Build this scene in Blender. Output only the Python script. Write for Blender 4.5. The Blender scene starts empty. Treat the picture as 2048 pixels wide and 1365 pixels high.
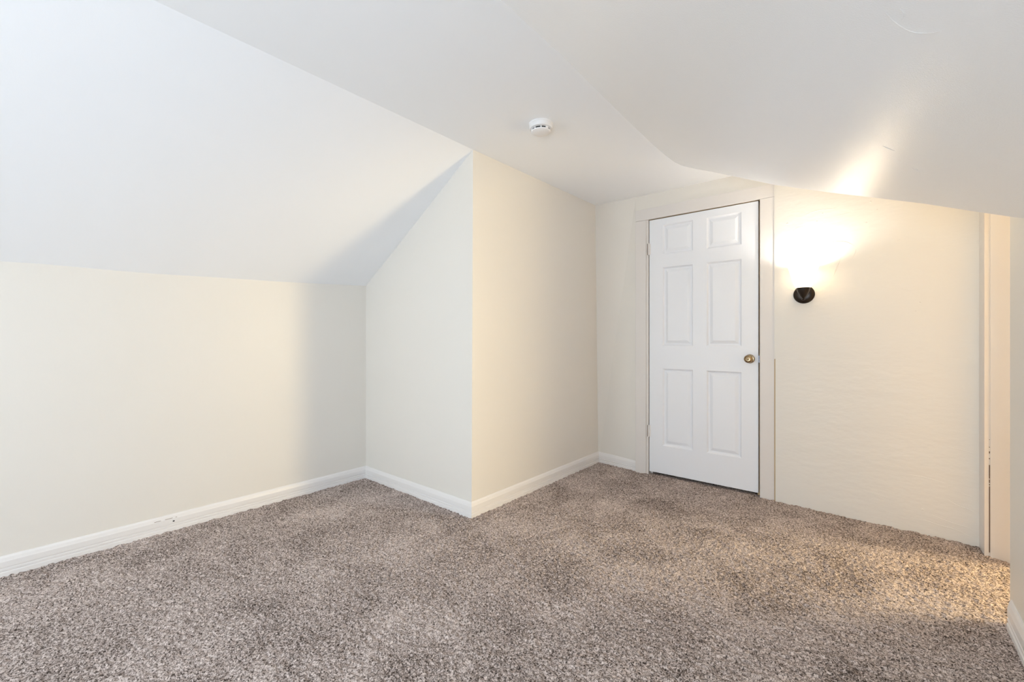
import bpy, bmesh, math
import numpy as np
from mathutils import Vector, Matrix

scene = bpy.context.scene
C = scene.collection

# ---------------------------------------------------------------- camera
CAM_H = 1.12
cam_d = bpy.data.cameras.new('camera')
cam_d.sensor_width = 36.0
cam_d.lens = 865.588 * 36.0 / 2048.0
cam_d.shift_y = -(682.5 - 677.757) / 2048.0
cam_d.clip_start = 0.02
cam = bpy.data.objects.new('camera', cam_d)
C.objects.link(cam)
cam.location = (0, 0, CAM_H)
cam.rotation_euler = (math.radians(90), 0, math.radians(40.148))
scene.camera = cam

# ---------------------------------------------------------------- light + exposure
world = bpy.data.worlds.new('world')
scene.world = world
world.use_nodes = True
world.node_tree.nodes['Background'].inputs[0].default_value = (0.75, 0.85, 1.0, 1)
world.node_tree.nodes['Background'].inputs[1].default_value = 0.3
scene.view_settings.view_transform = 'Standard'
scene.view_settings.look = 'None'
scene.view_settings.gamma = 1.0
scene.view_settings.exposure = 0.10
scene.view_settings.use_curve_mapping = False
scene.cycles.diffuse_bounces = 10
scene.cycles.max_bounces = 14
scene.cycles.sample_clamp_indirect = 6.0


def area(name, loc, target, sx, sy, power, col, spread=180):
    d = bpy.data.lights.new(name, 'AREA')
    d.shape = 'RECTANGLE'
    d.size, d.size_y = sx, sy
    d.energy = power
    d.color = col
    d.spread = math.radians(spread)
    o = bpy.data.objects.new(name, d)
    C.objects.link(o)
    o.location = loc
    v = Vector(target) - Vector(loc)
    o.rotation_euler = v.to_track_quat('-Z', 'Y').to_euler()
    return o


# area lights at added, unseen windows: cool fill from the gable and
# the right wall, warm light from the landing beyond the right doorway
area('gable_fill_light', (-2.3, -2.54, 1.0), (0.2, 1.5, 2.2), 1.0, 1.0, 46, (0.85, 0.95, 1.0))  # added cool fill, set at an unseen gable window
area('side_fill_light', (0.36, -1.30, 0.95), (-1.5, 1.5, 2.25), 1.0, 0.8, 75, (0.80, 0.90, 1.0))  # added fill to brighten the ceilings and the left slope
area('landing_warm_light', (2.36, 3.62, 1.15), (-1.9, 2.6, 1.5), 1.1, 1.0, 160, (1.0, 0.77, 0.42))  # warm source for the left slope's soft shadow; its window is added

SC = (-0.363, 3.34)          # sconce axis
pl = bpy.data.lights.new('sconce_bulb_light', 'POINT')
pl.energy = 7.8
pl.color = (1.0, 0.95, 0.88)
pl.shadow_soft_size = 0.028
plo = bpy.data.objects.new('sconce_bulb_light', pl)
C.objects.link(plo)
plo.location = (SC[0], SC[1], 1.535)


# ---------------------------------------------------------------- materials
def newmat(name):
    m = bpy.data.materials.new(name)
    m.use_nodes = True
    nt = m.node_tree
    return m, nt, nt.nodes['Principled BSDF']


def tex_coord(nt, scale=(1, 1, 1)):
    tc = nt.nodes.new('ShaderNodeTexCoord')
    mp = nt.nodes.new('ShaderNodeMapping')
    mp.inputs['Scale'].default_value = scale
    nt.links.new(tc.outputs['Object'], mp.inputs['Vector'])
    return mp.outputs['Vector']


def noise(nt, vec, scale, detail=2.0, rough=0.5, dist=0.0):
    n = nt.nodes.new('ShaderNodeTexNoise')
    n.inputs['Scale'].default_value = scale
    n.inputs['Detail'].default_value = detail
    n.inputs['Roughness'].default_value = rough
    n.inputs['Distortion'].default_value = dist
    nt.links.new(vec, n.inputs['Vector'])
    return n.outputs['Fac']


def bump(nt, height, strength, dist, prev=None):
    b = nt.nodes.new('ShaderNodeBump')
    b.inputs['Strength'].default_value = strength
    b.inputs['Distance'].default_value = dist
    nt.links.new(height, b.inputs['Height'])
    if prev is not None:
        nt.links.new(prev, b.inputs['Normal'])
    return b.outputs['Normal']


def paint(name, col, rough=0.5, fine=0.25, fine_scale=260, wave=0.0, wave_scale=3.0,
          stretch=(1, 1, 1), spec=0.5, blot=0.0):
    m, nt, p = newmat(name)
    p.inputs['Base Color'].default_value = (*col, 1)
    p.inputs['Roughness'].default_value = rough
    p.inputs['Specular IOR Level'].default_value = spec
    v = tex_coord(nt)
    n = bump(nt, noise(nt, v, fine_scale, 2), fine, 0.0006)
    if wave:
        v2 = tex_coord(nt, stretch)
        n = bump(nt, noise(nt, v2, wave_scale, 3, 0.55), wave, 0.01, n)
    nt.links.new(n, p.inputs['Normal'])
    return m


M = {}
WALLC = (0.76, 0.735, 0.685)
M['wall'] = paint('cream_wall_paint', WALLC, 0.42, 0.25, 220, 0.18, 6.0, (1, 1, .6), 0.4)
M['plaster'] = paint('rough_plaster_paint', WALLC, 0.42, 0.3, 180, 0.42, 9.0, (0.6, 1, 1.2), 0.4)
M['ceiling'] = paint('white_ceiling_paint', (0.88, 0.905, 0.935), 0.5, 0.2, 240, 0.08, 2.0, (1, 1, 1), 0.3)
M['slope'] = paint('semigloss_ceiling_paint', (0.89, 0.91, 0.93), 0.26, 0.75, 300, 0.20, 2.2, (1.6, 0.5, 1.6), 0.85)
M['trim'] = paint('white_trim_paint', (0.80, 0.785, 0.775), 0.35, 0.25, 150, 0.1, 12, (1, 1, 1), 0.45)
M['casing'] = paint('casing_paint', (0.73, 0.70, 0.675), 0.35, 0.3, 150, 0.15, 14, (1, 1, 1), 0.45)
M['door'] = paint('white_door_paint', (0.82, 0.845, 0.89), 0.36, 0.15, 200, 0.0, 1, (1, 1, 1), 0.45)
M['tan'] = paint('bare_tan_wood', (0.50, 0.36, 0.19), 0.6)
M['landing'] = paint('tan_landing_paint', (0.42, 0.36, 0.29), 0.6)  # darkened so the unseen landing bounces less light onto jamb and plaster
M['brown'] = paint('dark_brown_gap', (0.16, 0.10, 0.06), 0.7)
M['black'] = paint('black_plastic', (0.01, 0.01, 0.012), 0.5)
M['plastic'] = paint('white_plastic', (0.82, 0.82, 0.83), 0.4, 0.05)


def metal(name, col, rough):
    m, nt, p = newmat(name)
    p.inputs['Base Color'].default_value = (*col, 1)
    p.inputs['Metallic'].default_value = 1.0
    p.inputs['Roughness'].default_value = rough
    v = tex_coord(nt)
    nt.links.new(bump(nt, noise(nt, v, 400, 2), 0.1, 0.0004), p.inputs['Normal'])
    return m


M['brass'] = metal('antique_brass', (0.34, 0.25, 0.15), 0.22)
M['steel'] = metal('steel', (0.22, 0.22, 0.25), 0.35)
m, nt, p = newmat('oil_rubbed_bronze')
p.inputs['Base Color'].default_value = (0.022, 0.015, 0.011, 1)
p.inputs['Metallic'].default_value = 0.5
p.inputs['Roughness'].default_value = 0.32
nt.links.new(bump(nt, noise(nt, tex_coord(nt), 300, 2), 0.1, 0.0004), p.inputs['Normal'])
M['bronze'] = m

m, nt, p = newmat('frosted_glass_shade')      # lit glass: it glows
p.inputs['Base Color'].default_value = (0.95, 0.93, 0.88, 1)
p.inputs['Roughness'].default_value = 0.4
p.inputs['Emission Color'].default_value = (1.0, 0.80, 0.55, 1)
p.inputs['Emission Strength'].default_value = 1.9
tr = nt.nodes.new('ShaderNodeBsdfTranslucent')
tr.inputs['Color'].default_value = (1, 0.93, 0.82, 1)
mx = nt.nodes.new('ShaderNodeMixShader')
mx.inputs[0].default_value = 0.12
nt.links.new(p.outputs[0], mx.inputs[1])
nt.links.new(tr.outputs[0], mx.inputs[2])
nt.links.new(mx.outputs[0], nt.nodes['Material Output'].inputs['Surface'])
M['shade'] = m
m, nt, p = newmat('bulb_glow')
p.inputs['Emission Color'].default_value = (1.0, 0.85, 0.6, 1)
p.inputs['Emission Strength'].default_value = 20
M['bulb'] = m
m, nt, p = newmat('added_pane_glow')  # glow for the panes of the added windows
p.inputs['Base Color'].default_value = (0.8, 0.88, 1, 1)
p.inputs['Emission Color'].default_value = (0.86, 0.93, 1.0, 1)
p.inputs['Emission Strength'].default_value = 1.0
M['pane'] = m

# carpet: speckled yarns of several browns, brushed patches of pile
m, nt, p = newmat('speckled_brown_carpet')
v = tex_coord(nt)
w1 = noise(nt, v, 125, 3, 0.65, 0.8)
w2 = noise(nt, v, 250, 2, 0.6, 0.5)
mixn = nt.nodes.new('ShaderNodeMath'); mixn.operation = 'MULTIPLY_ADD'
nt.links.new(w2, mixn.inputs[0]); mixn.inputs[1].default_value = 0.45
ms = nt.nodes.new('ShaderNodeMath'); ms.operation = 'MULTIPLY'
nt.links.new(w1, ms.inputs[0]); ms.inputs[1].default_value = 0.55
nt.links.new(ms.outputs[0], mixn.inputs[2])
big = noise(nt, v, 3.2, 4, 0.6, 0.6)
bm_ = nt.nodes.new('ShaderNodeMath'); bm_.operation = 'MULTIPLY_ADD'
nt.links.new(big, bm_.inputs[0]); bm_.inputs[1].default_value = 0.17
ad = nt.nodes.new('ShaderNodeMath'); ad.operation = 'SUBTRACT'
nt.links.new(mixn.outputs[0], ad.inputs[0]); ad.inputs[1].default_value = 0.08
nt.links.new(ad.outputs[0], bm_.inputs[2])
cr = nt.nodes.new('ShaderNodeValToRGB')
cr.color_ramp.interpolation = 'LINEAR'
e = cr.color_ramp.elements
e[0].position = 0.40; e[0].color = (0.045, 0.032, 0.026, 1)
e[1].position = 0.585; e[1].color = (0.70, 0.605, 0.56, 1)
e2 = cr.color_ramp.elements.new(0.492); e2.color = (0.33, 0.27, 0.243, 1)
nt.links.new(bm_.outputs[0], cr.inputs[0])
nt.links.new(cr.outputs[0], p.inputs['Base Color'])
p.inputs['Roughness'].default_value = 0.95
p.inputs['Specular IOR Level'].default_value = 0.1
nt.links.new(bump(nt, w2, 0.6, 0.003), p.inputs['Normal'])
M['carpet'] = m


# ---------------------------------------------------------------- helpers
def obj(name, bm, mat, parent=None, smooth=False, recalc=True):
    if recalc:
        bmesh.ops.recalc_face_normals(bm, faces=bm.faces[:])
    me = bpy.data.meshes.new(name)
    bm.to_mesh(me)
    bm.free()
    me.materials.append(mat)
    if smooth:
        for f in me.polygons:
            f.use_smooth = True
        try:
            me.set_sharp_from_angle(angle=math.radians(smooth if smooth is not True else 35))
        except Exception:
            pass
    o = bpy.data.objects.new(name, me)
    C.objects.link(o)
    if parent is not None:
        o.parent = parent
    return o


def tag(o, label, cat, kind=None):
    o['label'] = label
    o['category'] = cat
    if kind:
        o['kind'] = kind
    return o


def add_box(bm, x0, x1, y0, y1, z0, z1, bev=0.0):
    vs = [bm.verts.new((x, y, z)) for x in (x0, x1) for y in (y0, y1) for z in (z0, z1)]
    idx = [(0, 1, 3, 2), (4, 6, 7, 5), (0, 4, 5, 1), (2, 3, 7, 6), (0, 2, 6, 4), (1, 5, 7, 3)]
    fs = [bm.faces.new([vs[i] for i in q]) for q in idx]
    if bev:
        es = list({e for f in fs for e in f.edges})
        bmesh.ops.bevel(bm, geom=es, offset=bev, segments=2, profile=0.6, affect='EDGES')


def add_slab(bm, pts, out):
    """polygon (room face) plus thickness along the vector out"""
    out = Vector(out)
    a = [bm.verts.new(q) for q in pts]
    b = [bm.verts.new(Vector(q) + out) for q in pts]
    bm.faces.new(a)
    bm.faces.new(b[::-1])
    n = len(pts)
    for i in range(n):
        bm.faces.new((a[i], a[(i + 1) % n], b[(i + 1) % n], b[i]))


def add_lathe(bm, prof, center, axis='Z', seg=48):
    """prof: (radius, height) pairs along the axis"""
    rings = []
    for r, h in prof:
        ring = []
        if r < 1e-6:
            ring = [None]
            co = (0, 0, h)
        for k in range(seg if r >= 1e-6 else 1):
            a = 2 * math.pi * k / seg
            p3 = (r * math.cos(a), r * math.sin(a), h) if r >= 1e-6 else (0, 0, h)
            if axis == '-Y':
                p3 = (p3[0], -p3[2], p3[1])
            elif axis == '-Z':
                p3 = (p3[0], p3[1], -p3[2])
            vv = bm.verts.new(Vector(center) + Vector(p3))
            if r < 1e-6:
                ring = [vv]
            else:
                ring.append(vv)
        rings.append(ring)
    for r0, r1 in zip(rings[:-1], rings[1:]):
        if len(r0) == 1 and len(r1) == 1:
            continue
        for k in range(seg):
            k2 = (k + 1) % seg
            if len(r0) == 1:
                bm.faces.new((r0[0], r1[k], r1[k2]))
            elif len(r1) == 1:
                bm.faces.new((r0[k], r1[0], r0[k2]))
            else:
                bm.faces.new((r0[k], r1[k], r1[k2], r0[k2]))


def add_tube(bm, pts, rad, seg=8):
    pts = [Vector(q) for q in pts]
    rings = []
    for i, q in enumerate(pts):
        t = (pts[min(i + 1, len(pts) - 1)] - pts[max(i - 1, 0)]).normalized()
        u = t.cross(Vector((0.3, 0.2, 1))).normalized()
        w = t.cross(u)
        r = rad[i] if isinstance(rad, (list, tuple)) else rad
        rings.append([bm.verts.new(q + (u * math.cos(2 * math.pi * k / seg) + w * math.sin(2 * math.pi * k / seg)) * r)
                      for k in range(seg)])
    for a, b in zip(rings[:-1], rings[1:]):
        for k in range(seg):
            bm.faces.new((a[k], a[(k + 1) % seg], b[(k + 1) % seg], b[k]))
    bm.faces.new(rings[0][::-1])
    bm.faces.new(rings[-1])


def spline(pts, n=6):
    """Catmull-Rom through the points"""
    P = [Vector(q) for q in pts]
    P = [P[0] * 2 - P[1]] + P + [P[-1] * 2 - P[-2]]
    out = []
    for i in range(1, len(P) - 2):
        for k in range(n):
            t = k / n
            a, b, c, d = P[i - 1], P[i], P[i + 1], P[i + 2]
            out.append(0.5 * ((2 * b) + (c - a) * t + (2 * a - 5 * b + 4 * c - d) * t * t + (3 * b - a - 3 * c + d) * t ** 3))
    out.append(P[-2])
    return out


BASE_PROF = [(0, 0), (0, .092), (.004, .0915), (.0085, .083), (.0115, .071), (.013, .066), (.013, .040), (.0092, .0375),
             (.0092, .0345), (.013, .032), (.013, .024), (.0092, .0215), (.0092, .0185), (.015, .016), (.015, 0)]


def baseboard(name, a, b, nrm, label, ma=0.0, mb=0.0, z0=0.0, sc=1.0):
    """profile swept from a to b on the wall; ma / mb: how far each end slides along per unit of thickness (mitres)"""
    a, b, nrm = Vector((*a, 0)), Vector((*b, 0)), Vector((*nrm, 0))
    d = (b - a).normalized()
    bm = bmesh.new()
    A, B = [], []
    for t, z in BASE_PROF:
        t *= sc; z *= sc
        A.append(bm.verts.new(a + nrm * t + d * (ma * t) + Vector((0, 0, z + z0 if z else -0.02))))
        B.append(bm.verts.new(b + nrm * t + d * (mb * t) + Vector((0, 0, z + z0 if z else -0.02))))
    n = len(A)
    for i in range(n):
        bm.faces.new((A[i], A[(i + 1) % n], B[(i + 1) % n], B[i]))
    bm.faces.new(A[::-1]); bm.faces.new(B)
    o = obj(name, bm, M['trim'])
    return tag(o, label, 'baseboard', 'structure')


# ---------------------------------------------------------------- floor
ZC = 2.313          # flat ceiling height
XR = 0.40           # right knee wall
YF = -2.60          # gable wall behind the camera


def vnoise(x, y, s, seed):
    g = np.random.RandomState(seed).rand(1024, 1024)
    fx, fy = x / s + 300.3, y / s + 300.7
    ix, iy = np.floor(fx).astype(int), np.floor(fy).astype(int)
    tx, ty = fx - ix, fy - iy
    tx, ty = tx * tx * (3 - 2 * tx), ty * ty * (3 - 2 * ty)
    a = g[iy % 1024, ix % 1024]; b = g[iy % 1024, (ix + 1) % 1024]
    c = g[(iy + 1) % 1024, ix % 1024]; d = g[(iy + 1) % 1024, (ix + 1) % 1024]
    return (a * (1 - tx) + b * tx) * (1 - ty) + (c * (1 - tx) + d * tx) * ty


step = 0.0048
xs = np.concatenate([np.arange(-3.24, 0.62, step), np.linspace(0.66, 2.48, 16)])
ys = np.concatenate([np.linspace(-2.68, -0.12, 24), np.arange(-0.08, 3.60, step), np.linspace(3.66, 4.28, 10)])
gx, gy = np.meshgrid(xs, ys)
wx = gx + 0.006 * (vnoise(gx, gy, 0.011, 5) - .5)
wy = gy + 0.006 * (vnoise(gx, gy, 0.011, 6) - .5)
hgt = 0.0095 * (vnoise(wx, wy, 0.0085, 1) - 0.5) + 0.006 * (vnoise(wx, wy, 0.016, 2) - 0.5) \
    + 0.003 * (vnoise(gx, gy, 0.09, 3) - 0.5)
gz = hgt - 0.002
nv = np.stack([gx.ravel(), gy.ravel(), gz.ravel()], 1)
ny, nx = gx.shape
i0 = (np.arange(ny - 1)[:, None] * nx + np.arange(nx - 1)[None, :]).ravel()
quads = np.stack([i0, i0 + 1, i0 + nx + 1, i0 + nx], 1)
me = bpy.data.meshes.new('floor')
me.vertices.add(len(nv)); me.vertices.foreach_set('co', nv.astype(np.float32).ravel())
me.loops.add(quads.size); me.loops.foreach_set('vertex_index', quads.astype(np.int32).ravel())
me.polygons.add(len(quads))
me.polygons.foreach_set('loop_start', np.arange(0, quads.size, 4, dtype=np.int32))
me.update(calc_edges=True)
me.polygons.foreach_set('use_smooth', np.ones(len(quads), dtype=bool))
me.materials.append(M['carpet'])
floor = bpy.data.objects.new('floor', me)
C.objects.link(floor)
tag(floor, 'speckled brown cut pile carpet covering the attic room floor', 'floor', 'structure')

# ---------------------------------------------------------------- walls
# left knee wall with its slightly wavy top
knee = [(YF, 1.485), (-0.2, 1.485), (0.003, 1.485), (0.148, 1.490), (0.347, 1.490), (0.554, 1.491), (0.924, 1.505),
        (1.254, 1.514), (1.905, 1.547), (1.914, 1.547)]
XL = -3.159
bm = bmesh.new()
add_slab(bm, [(XL, YF, -0.03), (XL, 1.914, -0.03)] + [(XL, y, z) for y, z in knee[::-1]], (-0.08, 0, 0))
tag(obj('wall_left', bm, M['wall']), 'low cream knee wall under the left ceiling slope', 'wall', 'structure')

CT = (-1.948, 1.928)     # outer corner, top and bottom
CB = (-1.947, 1.914)
bm = bmesh.new()
add_slab(bm, [(XL, 1.914, -0.03), (CB[0], CB[1], -0.03), (CT[0], CT[1], ZC), (XL, 1.914, 1.547)], (0, 0.08, 0))
tag(obj('wall_alcove', bm, M['wall']), 'pale sloped-top wall facing the room between knee wall and outer corner', 'wall', 'structure')
bm = bmesh.new()
add_slab(bm, [(CB[0], CB[1], -0.03), (-1.940, 3.528, -0.03), (-1.928, 3.440, ZC), (CT[0], CT[1], ZC)], (-0.06, 0.06, 0))
tag(obj('wall_closet', bm, M['wall']), 'warm cream side wall between the outer corner and the door wall', 'wall', 'structure')
# end wall: piece left of the door, strip over the door
bm = bmesh.new()
add_slab(bm, [(-1.940, 3.520, -0.03), (-1.557, 3.484, -0.03), (-1.557, 3.466, ZC), (-1.928, 3.440, ZC)], (0, 0.09, 0))
add_slab(bm, [(-1.557, 3.484, -0.03), (-1.47, 3.484, -0.03), (-1.47, 3.466, ZC), (-1.557, 3.466, ZC)], (0, 0.09, 0))
add_slab(bm, [(-1.47, 3.468, 2.15), (-0.53, 3.468, 2.15), (-0.53, 3.466, ZC), (-1.47, 3.466, ZC)], (0, 0.09, 0))
tag(obj('wall_back', bm, M['wall']), 'cream end wall around and above the white panel door', 'wall', 'structure')

# end wall right of the door, rough plaster, with ridges
SW = [(-0.534, 3.452), (0.425, 3.400)]


def swy(x):
    t = (x - SW[0][0]) / (SW[1][0] - SW[0][0])
    return SW[0][1] + t * (SW[1][1] - SW[0][1])


bm = bmesh.new()
add_slab(bm, [(SW[0][0], SW[0][1], -0.03), (SW[1][0] + .1, swy(SW[1][0] + .1), -0.03),
              (SW[1][0] + .1, swy(SW[1][0] + .1), ZC), (SW[0][0], SW[0][1], ZC)], (0, 0.13, 0))
ridges = [
    ([(-.283, 1.722), (-.217, 1.738), (-.154, 1.729), (-.10, 1.690)], .0030),
    ([(-.10, 1.681), (-.105, 1.65), (-.115, 1.627)], .0026),
    ([(-.26, 1.712), (-.217, 1.715), (-.18, 1.712)], .0022),
    ([(-.24, 1.700), (-.20, 1.702), (-.174, 1.694)], .0026),
    ([(-.174, 1.640), (-.186, 1.60), (-.205, 1.545), (-.215, 1.518)], .0032),
    ([(-.465, 1.457), (-.44, 1.45), (-.419, 1.440)], .0022),
    ([(-.45, 1.83), (-.41, 1.86), (-.36, 1.87)], .0020),
    ([(-.40, 1.93), (-.30, 1.955), (-.20, 1.95)], .0018),
    ([(-.20, 1.90), (-.12, 1.91)], .0018),
    ([(.30, .225), (.34, .20), (.38, .19), (.41, .17)], .0028),
    ([(.12, .33), (.22, .325), (.30, .31)], .0016),
    ([(.20, .085), (.27, .07), (.33, .065), (.40, .04)], .0026),
    ([(.24, .12), (.31, .10), (.39, .09)], .0022),
    ([(.36, .27), (.40, .26)], .0018), ([(.02, .60), (.10, .605)], .0014), ([(.30, .52), (.40, .50)], .0015),
    ([(.17, 1.0), (.28, 1.02), (.40, 1.01)], .0012), ([(.1, 1.42), (.14, 1.40), (.17, 1.40)], .0014),
]
for pts, r in ridges:
    q = spline([(x, swy(x) + r * .35, z) for x, z in pts], 5)
    n = len(q)
    add_tube(bm, q, [r * (0.35 + 0.65 * math.sin(math.pi * (i + .5) / n)) for i in range(n)], 10)
for x, z, r in [(-.465, 1.90, .007), (-.03, 1.955, .006), (-.27, 1.93, .005), (-.30, 1.885, .005), (-.05, 1.83, .005),
                (.0, 1.90, .004), (.19, 1.33, .005), (.17, 1.28, .004), (-.06, 1.2, .004), (.1, 1.7, .004), (.2, .14, .005)]:
    add_lathe(bm, [(r, -.001), (r * .8, .0008), (r * .4, .0016), (0, .0018)], (x, swy(x) + .0003, z), '-Y', 16)
tag(obj('wall_back', bm, M['plaster'], recalc=True), 'rough cream plaster wall carrying the lit wall lamp', 'wall', 'structure')

# right knee wall and what carries on past the doorway
bm = bmesh.new()
add_slab(bm, [(XR, YF, -0.03), (XR, 2.566, -0.03), (XR, 2.566, ZC), (XR, 2.34, ZC), (XR, 2.34, 1.60), (XR, YF, 1.60)], (0.12, 0, 0))
tag(obj('wall_right', bm, M['wall']), 'cream wall edge at the far right with a baseboard', 'wall', 'structure')
bm = bmesh.new()       # over the doorway
add_box(bm, 0.445, 0.56, 2.567, 3.40, 2.06, ZC)
tag(obj('wall_right', bm, M['wall']), 'cream wall strip above the doorway on the right', 'wall', 'structure')

bm = bmesh.new()       # gable wall behind the camera
add_slab(bm, [(XL, YF, -0.03), (XR, YF, -0.03), (XR, YF, 1.55), (-1.01, YF, ZC), (-1.94, YF, ZC), (XL, YF, 1.49)], (0, -0.08, 0))
tag(obj('wall_front', bm, M['wall']), 'gable wall with an added window behind the viewer', 'wall', 'structure')

# ---------------------------------------------------------------- ceilings
LY = [YF, -1.8, -1.2, -0.6, -0.2, 0.003, 0.148, 0.347, 0.554, 0.924, 1.254, 1.6, 1.928]
bm = bmesh.new()
ky, kz = [k[0] for k in knee], [k[1] for k in knee]
NX = 16
grid = []
for y in LY:
    zk = float(np.interp(y, ky, kz))
    row = []
    for i in range(NX + 1):
        t = i / NX
        yy = min(y, 1.914 + 0.014 * t) if y > 1.9 else y
        sag = 0.006 * math.sin(math.pi * t) * math.sin(y * 1.7 + 0.4)
        row.append(bm.verts.new((XL + (-1.948 - XL) * t, yy, zk + (ZC - zk) * t + sag)))
    grid.append(row)
for a, b in zip(grid[:-1], grid[1:]):
    for i in range(NX):
        bm.faces.new((a[i], a[i + 1], b[i + 1], b[i]))
o = obj('ceiling_left', bm, M['ceiling'], smooth=True)
tag(o, 'white sloping ceiling descending to the left knee wall', 'ceiling', 'structure')

CREASE = [(YF, -1.010), (0.0, -1.010), (1.2, -1.012), (1.526, -1.014), (2.174, -1.040), (2.60, -1.052), (2.786, -1.052), (2.95, -1.045), (3.037, -1.028)]
EDGE = [(-1.028, 3.037), (-0.93, 3.005), (-0.82, 2.943), (-0.696, 2.908), (-0.44, 2.839), (-0.202, 2.705), (-0.025, 2.589), (0.152, 2.478),
        (0.297, 2.412), (0.376, 2.372), (XR, 2.356)]


def slope_z(x, xc=-1.03):
    return ZC - (x - xc) * (ZC - 1.549) / (XR - xc)


ey = [q[1] for q in EDGE][::-1]
ex = [q[0] for q in EDGE][::-1]
ys_s = sorted(set([YF, -1.0, -0.5, 0.0, 0.4, 0.8, 1.2, 1.526, 1.85, 2.174] + ey + [2.60, 2.786]))
bm = bmesh.new()
rows = []
for y in ys_s:
    xc = float(np.interp(y, [k[0] for k in CREASE], [k[1] for k in CREASE]))
    xr = XR if y <= ey[0] else float(np.interp(y, ey, ex))
    row = []
    for i in range(NX + 1):
        x = xc + (xr - xc) * i / NX
        row.append(bm.verts.new((x, y, slope_z(x, min(xc, -1.0)))))
    rows.append(row)
for a, b in zip(rows[:-1], rows[1:]):
    for i in range(NX):
        vs = [a[i], a[i + 1], b[i + 1], b[i]]
        bm.faces.new(vs)
bmesh.ops.remove_doubles(bm, verts=bm.verts[:], dist=0.0004)


def ridge_on_slope(pts, r):
    q = spline([(x, y, slope_z(x) + r * .55) for x, y in pts], 5)
    n = len(q)
    add_tube(bm, q, [r * (0.35 + 0.65 * math.sin(math.pi * (i + .5) / n)) for i in range(n)], 10)


ridge_on_slope([(.084, 2.029), (.107, 2.062), (.141, 2.069)], .0026)
ridge_on_slope([(.10, 2.045), (.112, 2.052)], .0036)
ridge_on_slope([(.014, 1.878), (.045, 1.903)], .0022)
ridge_on_slope([(-.10, 2.225), (-.084, 2.236), (-.066, 2.259)], .002)
ridge_on_slope([(.012, 1.115), (.028, 1.148), (.05, 1.176), (.075, 1.18), (.098, 1.166)], .0004)
ridge_on_slope([(.033, 1.101), (.04, 1.12), (.036, 1.14)], .0007)
o = obj('ceiling_right', bm, M['slope'], smooth=True)
tag(o, 'glossy sloping ceiling on the right with a free lower edge', 'ceiling', 'structure')

bm = bmesh.new()      # upright face above the free edge of the right slope
lo = [(x, y, slope_z(x)) for x, y in EDGE]
n = len(lo)
A = [bm.verts.new(q) for q in lo]
B = [bm.verts.new((q[0], q[1], ZC)) for q in lo]
A2 = [bm.verts.new((q[0], q[1] - .05, slope_z(q[0]) + .004)) for q in lo]
B2 = [bm.verts.new((q[0], q[1] - .05, ZC)) for q in lo]
for i in range(1, n - 1):
    bm.faces.new((A[i], A[i + 1], B[i + 1], B[i]))
    bm.faces.new((A2[i + 1], A2[i], B2[i], B2[i + 1]))
    bm.faces.new((A[i + 1], A[i], A2[i], A2[i + 1]))
bm.faces.new((A[0], A[1], B[1]))
bmesh.ops.remove_doubles(bm, verts=bm.verts[:], dist=0.0001)
tag(obj('ceiling_header', bm, M['ceiling']), 'upright white face above the free edge of the right slope', 'ceiling', 'structure')

bm = bmesh.new()
pts = [(-1.948, YF), (-1.010, YF)] + [(x, y) for y, x in CREASE[1:]] + EDGE[1:] + \
      [(XR, 2.34), (2.46, 2.34), (2.46, 4.26), (-0.20, 4.26), (-0.20, 3.62), (-1.95, 3.62), (-1.928, 3.44), (-1.948, 1.928)]
vs = [bm.verts.new((x, y, ZC)) for x, y in pts]
f = bm.faces.new(vs)
bmesh.ops.triangulate(bm, faces=[f])
o = obj('ceiling', bm, M['ceiling'])
tag(o, 'flat white ceiling strip between the two slopes', 'ceiling', 'structure')

# ---------------------------------------------------------------- baseboards
baseboard('baseboard_left', (XL, YF), (XL, 1.914), (1, 0), 'white grooved baseboard along the left knee wall', 0, -1)
bbl = bpy.data.objects['baseboard_left']
baseboard('baseboard_alcove', (XL, 1.914), (-1.947, 1.914), (0, -1), 'white grooved baseboard under the pale alcove wall', 1, 1)
baseboard('baseboard_closet', (-1.947, 1.914), (-1.940, 3.520), (1, 0), 'white grooved baseboard under the warm cream side wall', -1, -1, 0.002)
baseboard('baseboard_back', (-1.940, 3.520), (-1.558, 3.492), (0, -1), 'short white baseboard between corner and door casing', 1, 0)
baseboard('baseboard_right', (XR, YF), (XR, 2.535), (-1, 0), 'white baseboard on the right wall at the photo edge', 0, -1.2, 0.0, 1.15)
bm = bmesh.new()
add_box(bm, XL + .0119, XL + .0135, 0.655, 0.664, 0.049, 0.056)
obj('nail_hole', bm, M['black'], bbl)
bm = bmesh.new()
for a, b in ((.571, .600), (.620, .655), (.668, .676)):
    add_box(bm, XL + .0105, XL + .0124, a, b, 0.0704, 0.0722)
obj('scratch', bm, M['brown'], bbl)

# ---------------------------------------------------------------- door and its frame
DX0, DX1, DZ0, DZ1 = -1.441, -0.6445, 0.024, 2.098
DY, DT = 3.475, 0.035
panels_x = [(-1.331, -1.093), (-0.992, -0.752)]
panels_z = [(0.250, 0.877), (1.062, 1.699), (1.804, 2.043)]
bm = bmesh.new()
gxs = [DX0, panels_x[0][0], panels_x[0][1], panels_x[1][0], panels_x[1][1], DX1]
gzs = [DZ0, panels_z[0][0], panels_z[0][1], panels_z[1][0], panels_z[1][1], panels_z[2][0], panels_z[2][1], DZ1]
cache = {}


def V(x, y, z):
    k = (round(x, 5), round(y, 5), round(z, 5))
    if k not in cache:
        cache[k] = bm.verts.new((x, y, z))
    return cache[k]


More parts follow.
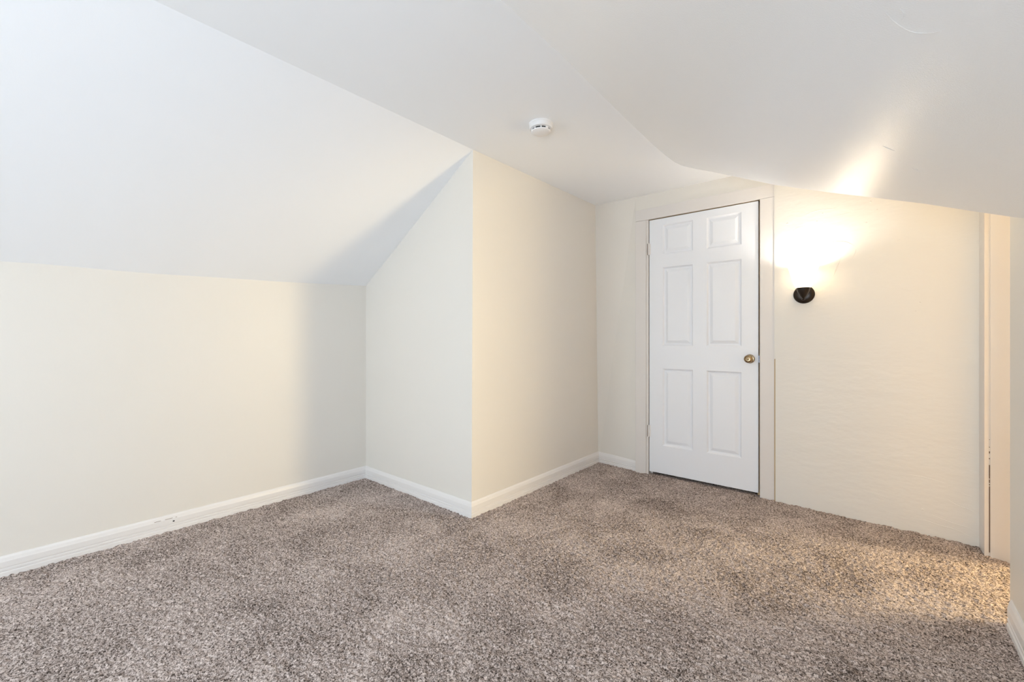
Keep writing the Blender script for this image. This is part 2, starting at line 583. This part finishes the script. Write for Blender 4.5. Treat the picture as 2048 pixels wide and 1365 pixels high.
for i in range(5):
    for j in range(7):
        x0, x1, z0, z1 = gxs[i], gxs[i + 1], gzs[j], gzs[j + 1]
        if i in (1, 3) and j in (1, 3, 5):
            ins = [0, .004, .011, .016, .020, .040, .044]
            dep = [0, .0040, .0115, .0125, .0125, .0030, .0020]
            rings = []
            for s, d in zip(ins, dep):
                rings.append([V(x0 + s, DY + d, z0 + s), V(x1 - s, DY + d, z0 + s), V(x1 - s, DY + d, z1 - s), V(x0 + s, DY + d, z1 - s)])
            for a, b in zip(rings[:-1], rings[1:]):
                for k in range(4):
                    bm.faces.new((a[k], a[(k + 1) % 4], b[(k + 1) % 4], b[k]))
            bm.faces.new(rings[-1])
        else:
            bm.faces.new((V(x0, DY, z0), V(x1, DY, z0), V(x1, DY, z1), V(x0, DY, z1)))
# rim and back
for i in range(5):
    for z in (DZ0, DZ1):
        bm.faces.new((V(gxs[i], DY, z), V(gxs[i + 1], DY, z), V(gxs[i + 1], DY + DT, z), V(gxs[i], DY + DT, z)))
for j in range(7):
    for x in (DX0, DX1):
        bm.faces.new((V(x, DY, gzs[j]), V(x, DY, gzs[j + 1]), V(x, DY + DT, gzs[j + 1]), V(x, DY + DT, gzs[j])))
back = [V(x, DY + DT, DZ0) for x in gxs] + [V(DX1, DY + DT, z) for z in gzs[1:]] + [V(x, DY + DT, DZ1) for x in gxs[::-1][1:]] + \
       [V(DX0, DY + DT, z) for z in gzs[::-1][1:-1]]
bm.faces.new(back)
door = obj('door_1', bm, M['door'], smooth=12)
tag(door, 'white six-panel door with a brass knob in the end wall', 'door', 'structure')

KX, KZ = -0.698, 0.975
bm = bmesh.new()
add_lathe(bm, [(0, -.002), (.0325, -.002), (.0325, .003), (.030, .0075), (.022, .010), (.015, .011), (0, .011)], (KX, DY, KZ), '-Y')
rose = obj('door_handle', bm, M['brass'], door, smooth=True)
bm = bmesh.new()
add_lathe(bm, [(0, .008), (.012, .009), (.0115, .026), (.017, .030), (.0255, .036), (.0285, .045), (.0275, .054), (.023, .0605),
               (.0165, .063), (.0150, .0615), (0, .0605)], (KX, DY, KZ), '-Y')
obj('knob', bm, M['brass'], rose, smooth=True)
bm = bmesh.new()
add_lathe(bm, [(0, .059), (.009, .060), (.0085, .0655), (.006, .067), (0, .0672)], (KX, DY, KZ), '-Y', 24)
obj('lock_button', bm, M['brass'], rose, smooth=True)
for hz in (1.859, 0.357):
    bm = bmesh.new()
    add_lathe(bm, [(0, -.048), (.0062, -.048), (.0062, -.018), (.0055, -.0175), (.0062, -.017), (.0062, .017), (.0055, .0175), (.0062, .018),
                   (.0062, .048), (0, .048)], (-1.4445, 3.4665, hz), 'Z', 16)
    add_box(bm, -1.4445, -1.4300, 3.4725, 3.4748, hz - .046, hz + .046)
    hg = obj('hinge', bm, M['trim'], door, smooth=True)
    bm = bmesh.new()
    add_tube(bm, [(-1.4525, 3.463, hz - .047), (-1.4515, 3.463, hz), (-1.4525, 3.463, hz + .047)], .0026, 8)
    hp = obj('hinge_pin', bm, M['brown'], hg)
    hp['label'] = 'dark brown worn hinge pin'

CY = 3.460   # front of the casing boards
bm = bmesh.new(); add_box(bm, -1.557, -1.466, CY, 3.478, -0.02, 2.104, .002)
tag(obj('trim_1', bm, M['casing']), 'flat cream casing board left of the white door', 'door casing', 'structure')
bm = bmesh.new(); add_box(bm, -1.557, -0.543, CY, 3.4785, 2.105, 2.197, .002)
tag(obj('trim_2', bm, M['casing']), 'flat cream head casing above the white door', 'door casing', 'structure')
bm = bmesh.new(); add_box(bm, -0.632, -0.543, CY, 3.478, -0.02, 2.104, .002)
o = obj('trim_3', bm, M['casing'])
tag(o, 'flat cream casing board between the door and the wall lamp', 'door casing', 'structure')
bm = bmesh.new(); add_box(bm, -0.6405, -0.6345, 3.4640, 3.472, 0.950, 1.000)
add_box(bm, -0.6410, -0.6335, 3.4590, 3.468, 0.966, 0.984, .001)
obj('strike_plate', bm, M['steel'], o)
# jambs (cream hinge side, latch side, head) with stops behind the leaf
bm = bmesh.new(); add_box(bm, -1.4655, -1.4475, 3.468, 3.60, -0.02, 2.104, .001)
add_box(bm, -1.4475, -1.428, 3.513, 3.56, -0.02, 2.104)
tag(obj('trim_4', bm, M['casing']), 'narrow cream jamb on the hinge side of the door', 'door jamb', 'structure')
bm = bmesh.new(); add_box(bm, -0.632, -0.615, 3.479, 3.60, -0.02, 2.104)
add_box(bm, -0.655, -0.632, 3.513, 3.56, -0.02, 2.104)
tag(obj('trim_5', bm, M['tan']), 'bare wood jamb in the gap at the latch side of the door', 'door jamb', 'structure')
bm = bmesh.new(); add_box(bm, -1.4655, -0.615, 3.479, 3.60, 2.1045, 2.14)
add_box(bm, -1.4655, -0.615, 3.513, 3.56, 2.085, 2.1045)
tag(obj('trim_6', bm, M['tan']), 'bare wood head jamb in the gap above the door', 'door jamb', 'structure')
# joint between the casing and the plaster wall: caulked above, open below
bm = bmesh.new(); add_box(bm, -0.5430, -0.5338, 3.4535, 3.476, 0.98, ZC)
add_box(bm, -0.5365, -0.5338, 3.4545, 3.476, -0.02, 0.98)
tag(obj('trim_7', bm, M['wall']), 'caulked joint between door casing and plaster wall', 'trim', 'structure')
bm = bmesh.new(); add_box(bm, -0.5430, -0.5365, 3.4560, 3.476, -0.02, 0.98)
tag(obj('trim_8', bm, M['tan']), 'tan open joint beside the lower door casing', 'trim', 'structure')

# dark closet behind the door
bm = bmesh.new()
add_box(bm, -1.80, -1.74, 3.61, 4.20, -0.03, 2.25)
add_box(bm, -0.34, -0.28, 3.61, 4.20, -0.03, 2.25)
add_box(bm, -1.80, -0.28, 4.20, 4.26, -0.03, 2.25)
add_box(bm, -1.80, -0.28, 3.61, 4.26, 2.25, 2.31)
tag(obj('wall_closet_inside', bm, M['wall']), 'closet shell behind the closed white door', 'wall', 'structure')

# ---------------------------------------------------------------- doorway on the right
bm = bmesh.new()
add_slab(bm, [(0.420, 3.403, -0.02), (0.424, 3.284, -0.02), (0.424, 3.284, 2.06), (0.420, 3.403, 2.06)], (0.019, 0, 0))
tag(obj('trim_9', bm, M['casing']), 'narrow cream casing strip at the right end of the plaster wall', 'door casing', 'structure')
bm = bmesh.new()
add_slab(bm, [(0.444, 3.279, -0.02), (0.585, 3.228, -0.02), (0.585, 3.228, 2.06), (0.444, 3.279, 2.06)], (0, 0.07, 0))
o = obj('trim_10', bm, M['casing'])
tag(o, 'pinkish cream door jamb at the far right', 'door jamb', 'structure')
bm = bmesh.new()
add_box(bm, 0.4393, 0.4445, 3.2835, 3.30, -0.02, 2.06)
jf = obj('joint_strip', bm, M['casing'], o)
bm = bmesh.new()
for a, b in ((0.02, .36), (.365, .372), (.378, .395), (.40, .47), (.50, .506), (.53, .54), (.56, .563), (.60, .602)):
    add_box(bm, 0.4400, 0.4432, 3.2815, 3.284, a, b)
cj = obj('open_crack', bm, M['brown'], o)
cj['label'] = 'dark open crack in the paint joint'
bm = bmesh.new(); add_box(bm, 0.422, 0.60, 2.567, 3.25, 2.03, 2.06)
tag(obj('trim_11', bm, M['casing']), 'head of the doorway on the right', 'door casing', 'structure')
# unseen landing beyond it, added to hold the warm light source
bm = bmesh.new()
add_box(bm, 0.526, 2.46, 4.20, 4.26, -0.03, ZC)
add_box(bm, 0.526, 0.586, 3.30, 4.20, -0.03, ZC)
tag(obj('wall_landing_far', bm, M['landing']), 'landing walls beyond the right doorway', 'wall', 'structure')
bm = bmesh.new()
add_box(bm, 0.521, 2.46, 2.34, 2.40, -0.03, ZC)
tag(obj('wall_landing_near', bm, M['landing']), 'near landing wall beyond the right doorway', 'wall', 'structure')
bm = bmesh.new()
add_box(bm, 2.40, 2.46, 2.40, 4.20, -0.03, ZC)
tag(obj('wall_landing_end', bm, M['landing']), 'unseen landing wall with the added small window', 'wall', 'structure')


def window(name, axis, c, w, h, label):
    """added unseen window: frame with sash bars and a bright pane, c = centre on the wall face; axis = inward normal"""
    bm = bmesh.new()
    t = .02

    def bx(u0, u1, z0, z1, d0, d1):
        if axis == 'y':
            add_box(bm, c[0] + u0, c[0] + u1, c[1] + d0, c[1] + d1, c[2] + z0, c[2] + z1)
        else:
            add_box(bm, c[0] - d1, c[0] - d0, c[1] + u0, c[1] + u1, c[2] + z0, c[2] + z1)
    W, H = w / 2, h / 2
    bx(-W - .08, -W, -H - .08, H + .08, .001, t); bx(W, W + .08, -H - .08, H + .08, .001, t)
    bx(-W, W, H, H + .08, .001, t); bx(-W, W, -H - .08, -H, .001, t + .03)
    bx(-W, W, -.02, .02, .001, t)
    o = tag(obj(name, bm, M['trim']), label, 'window', 'structure')
    bm = bmesh.new()
    bx(-W, W, -H, H, .0005, .004)
    obj('added_pane', bm, M['pane'], o)
    return o


window('added_window_1', 'y', (-2.3, YF, 0.95), 1.0, 0.9, 'added window in the gable wall behind the viewer')  # unseen, added to go with the cool gable fill
window('added_window_3', 'x', (XR, -1.30, 0.95), 1.0, 0.8, 'added side window low in the right wall behind the viewer')  # no window known here, added to go with the side fill
window('added_window_2', 'x', (2.40, 3.62, 1.15), 1.0, 1.0, 'added small landing window beyond the doorway')  # unseen, added to go with the warm landing light

# ---------------------------------------------------------------- wall lamp
wl = bpy.data.objects.new('wall_sconce', None)
C.objects.link(wl)
wy_ = swy(-0.37)
wl.location = (0, 0, 0)
tag(wl, 'lit wall sconce with white glass shade and dark bronze plate beside the door', 'wall lamp')
bm = bmesh.new()
add_lathe(bm, [(0, -.001), (.060, -.001), (.060, .006), (.057, .012), (.045, .019), (.028, .023), (0, .024)], (-0.370, wy_, 1.413), '-Y', 64)
obj('backplate', bm, M['bronze'], wl, smooth=40)
bm = bmesh.new()
add_tube(bm, spline([(-0.368, wy_ - .018, 1.400), (-0.366, wy_ - .05, 1.388), (-0.364, SC[1] + .012, 1.388), (SC[0], SC[1], 1.400)], 6), .0085, 14)
obj('arm', bm, M['bronze'], wl, smooth=60)
bm = bmesh.new()
add_lathe(bm, [(0, 1.366), (.006, 1.367), (.009, 1.374), (.006, 1.380), (.010, 1.385), (.018, 1.394), (.031, 1.420), (.037, 1.438), (.0385, 1.452),
               (.034, 1.452), (.030, 1.436), (0, 1.430)], (SC[0], SC[1], 0), 'Z', 48)
obj('socket_cup', bm, M['bronze'], wl, smooth=40)
bm = bmesh.new()
add_lathe(bm, [(.036, 1.446), (.044, 1.452), (.0505, 1.468), (.0600, 1.500), (.0710, 1.540), (.0825, 1.578), (.0832, 1.581), (.0815, 1.582),
               (.0790, 1.577), (.0675, 1.540), (.0565, 1.500), (.0470, 1.468), (.034, 1.452)], (SC[0], SC[1], 0), 'Z', 64)
o = obj('lamp_shade', bm, M['shade'], wl, smooth=40)
o['label'] = 'glowing frosted white glass shade'
bm = bmesh.new()
add_lathe(bm, [(0, 1.432), (.013, 1.434), (.014, 1.455), (.022, 1.475), (.025, 1.490), (.022, 1.503), (.012, 1.510), (0, 1.512)], (SC[0], SC[1], 0), 'Z', 24)
obj('bulb', bm, M['bulb'], wl, smooth=True)
plo.parent = wl

# ---------------------------------------------------------------- smoke detector
sd = bpy.data.objects.new('smoke_detector', None)
C.objects.link(sd)
sd.location = (0, 0, 0)
tag(sd, 'round white smoke detector on the flat ceiling', 'smoke detector')
SX, SY = -1.428, 1.942
bm = bmesh.new()
add_lathe(bm, [(0, -.001), (.067, -.001), (.067, .006), (.0645, .008), (.0645, .024), (.062, .029), (.052, .031), (0, .031)], (SX, SY, ZC), '-Z', 64)
obj('mounting_base', bm, M['plastic'], sd, smooth=40)
bm = bmesh.new()
add_lathe(bm, [(0, .030), (.046, .030), (.046, .041), (0, .041)], (SX, SY, ZC), '-Z', 48)
o = obj('sensor_chamber', bm, M['black'], sd, smooth=40)
o['label'] = 'black slot ring'
bm = bmesh.new()
add_lathe(bm, [(0, .0395), (.050, .0395), (.054, .0415), (.053, .046), (.046, .050), (.020, .052), (0, .052)], (SX, SY, ZC), '-Z', 64)
obj('cover', bm, M['plastic'], sd, smooth=40)
for k in range(9):
    a = 2 * math.pi * k / 9 + 0.30
    bm = bmesh.new()
    w = .003 if k % 3 else .008
    add_box(bm, -w, w, -.0025, .0025, -.0405, -.0305)
    bmesh.ops.transform(bm, matrix=Matrix.Translation((SX, SY, ZC)) @ Matrix.Rotation(a, 4, 'Z') @ Matrix.Translation((0, .0500, 0)), verts=bm.verts[:])
    obj('vent_rib', bm, M['plastic'], sd)

# move the two empties to the base of their things without moving the parts
for o, base in ((wl, Vector((-0.370, wy_, 1.353))), (sd, Vector((SX, SY, ZC)))):
    o.location = base
    for ch in o.children:
        ch.location = ch.location - base
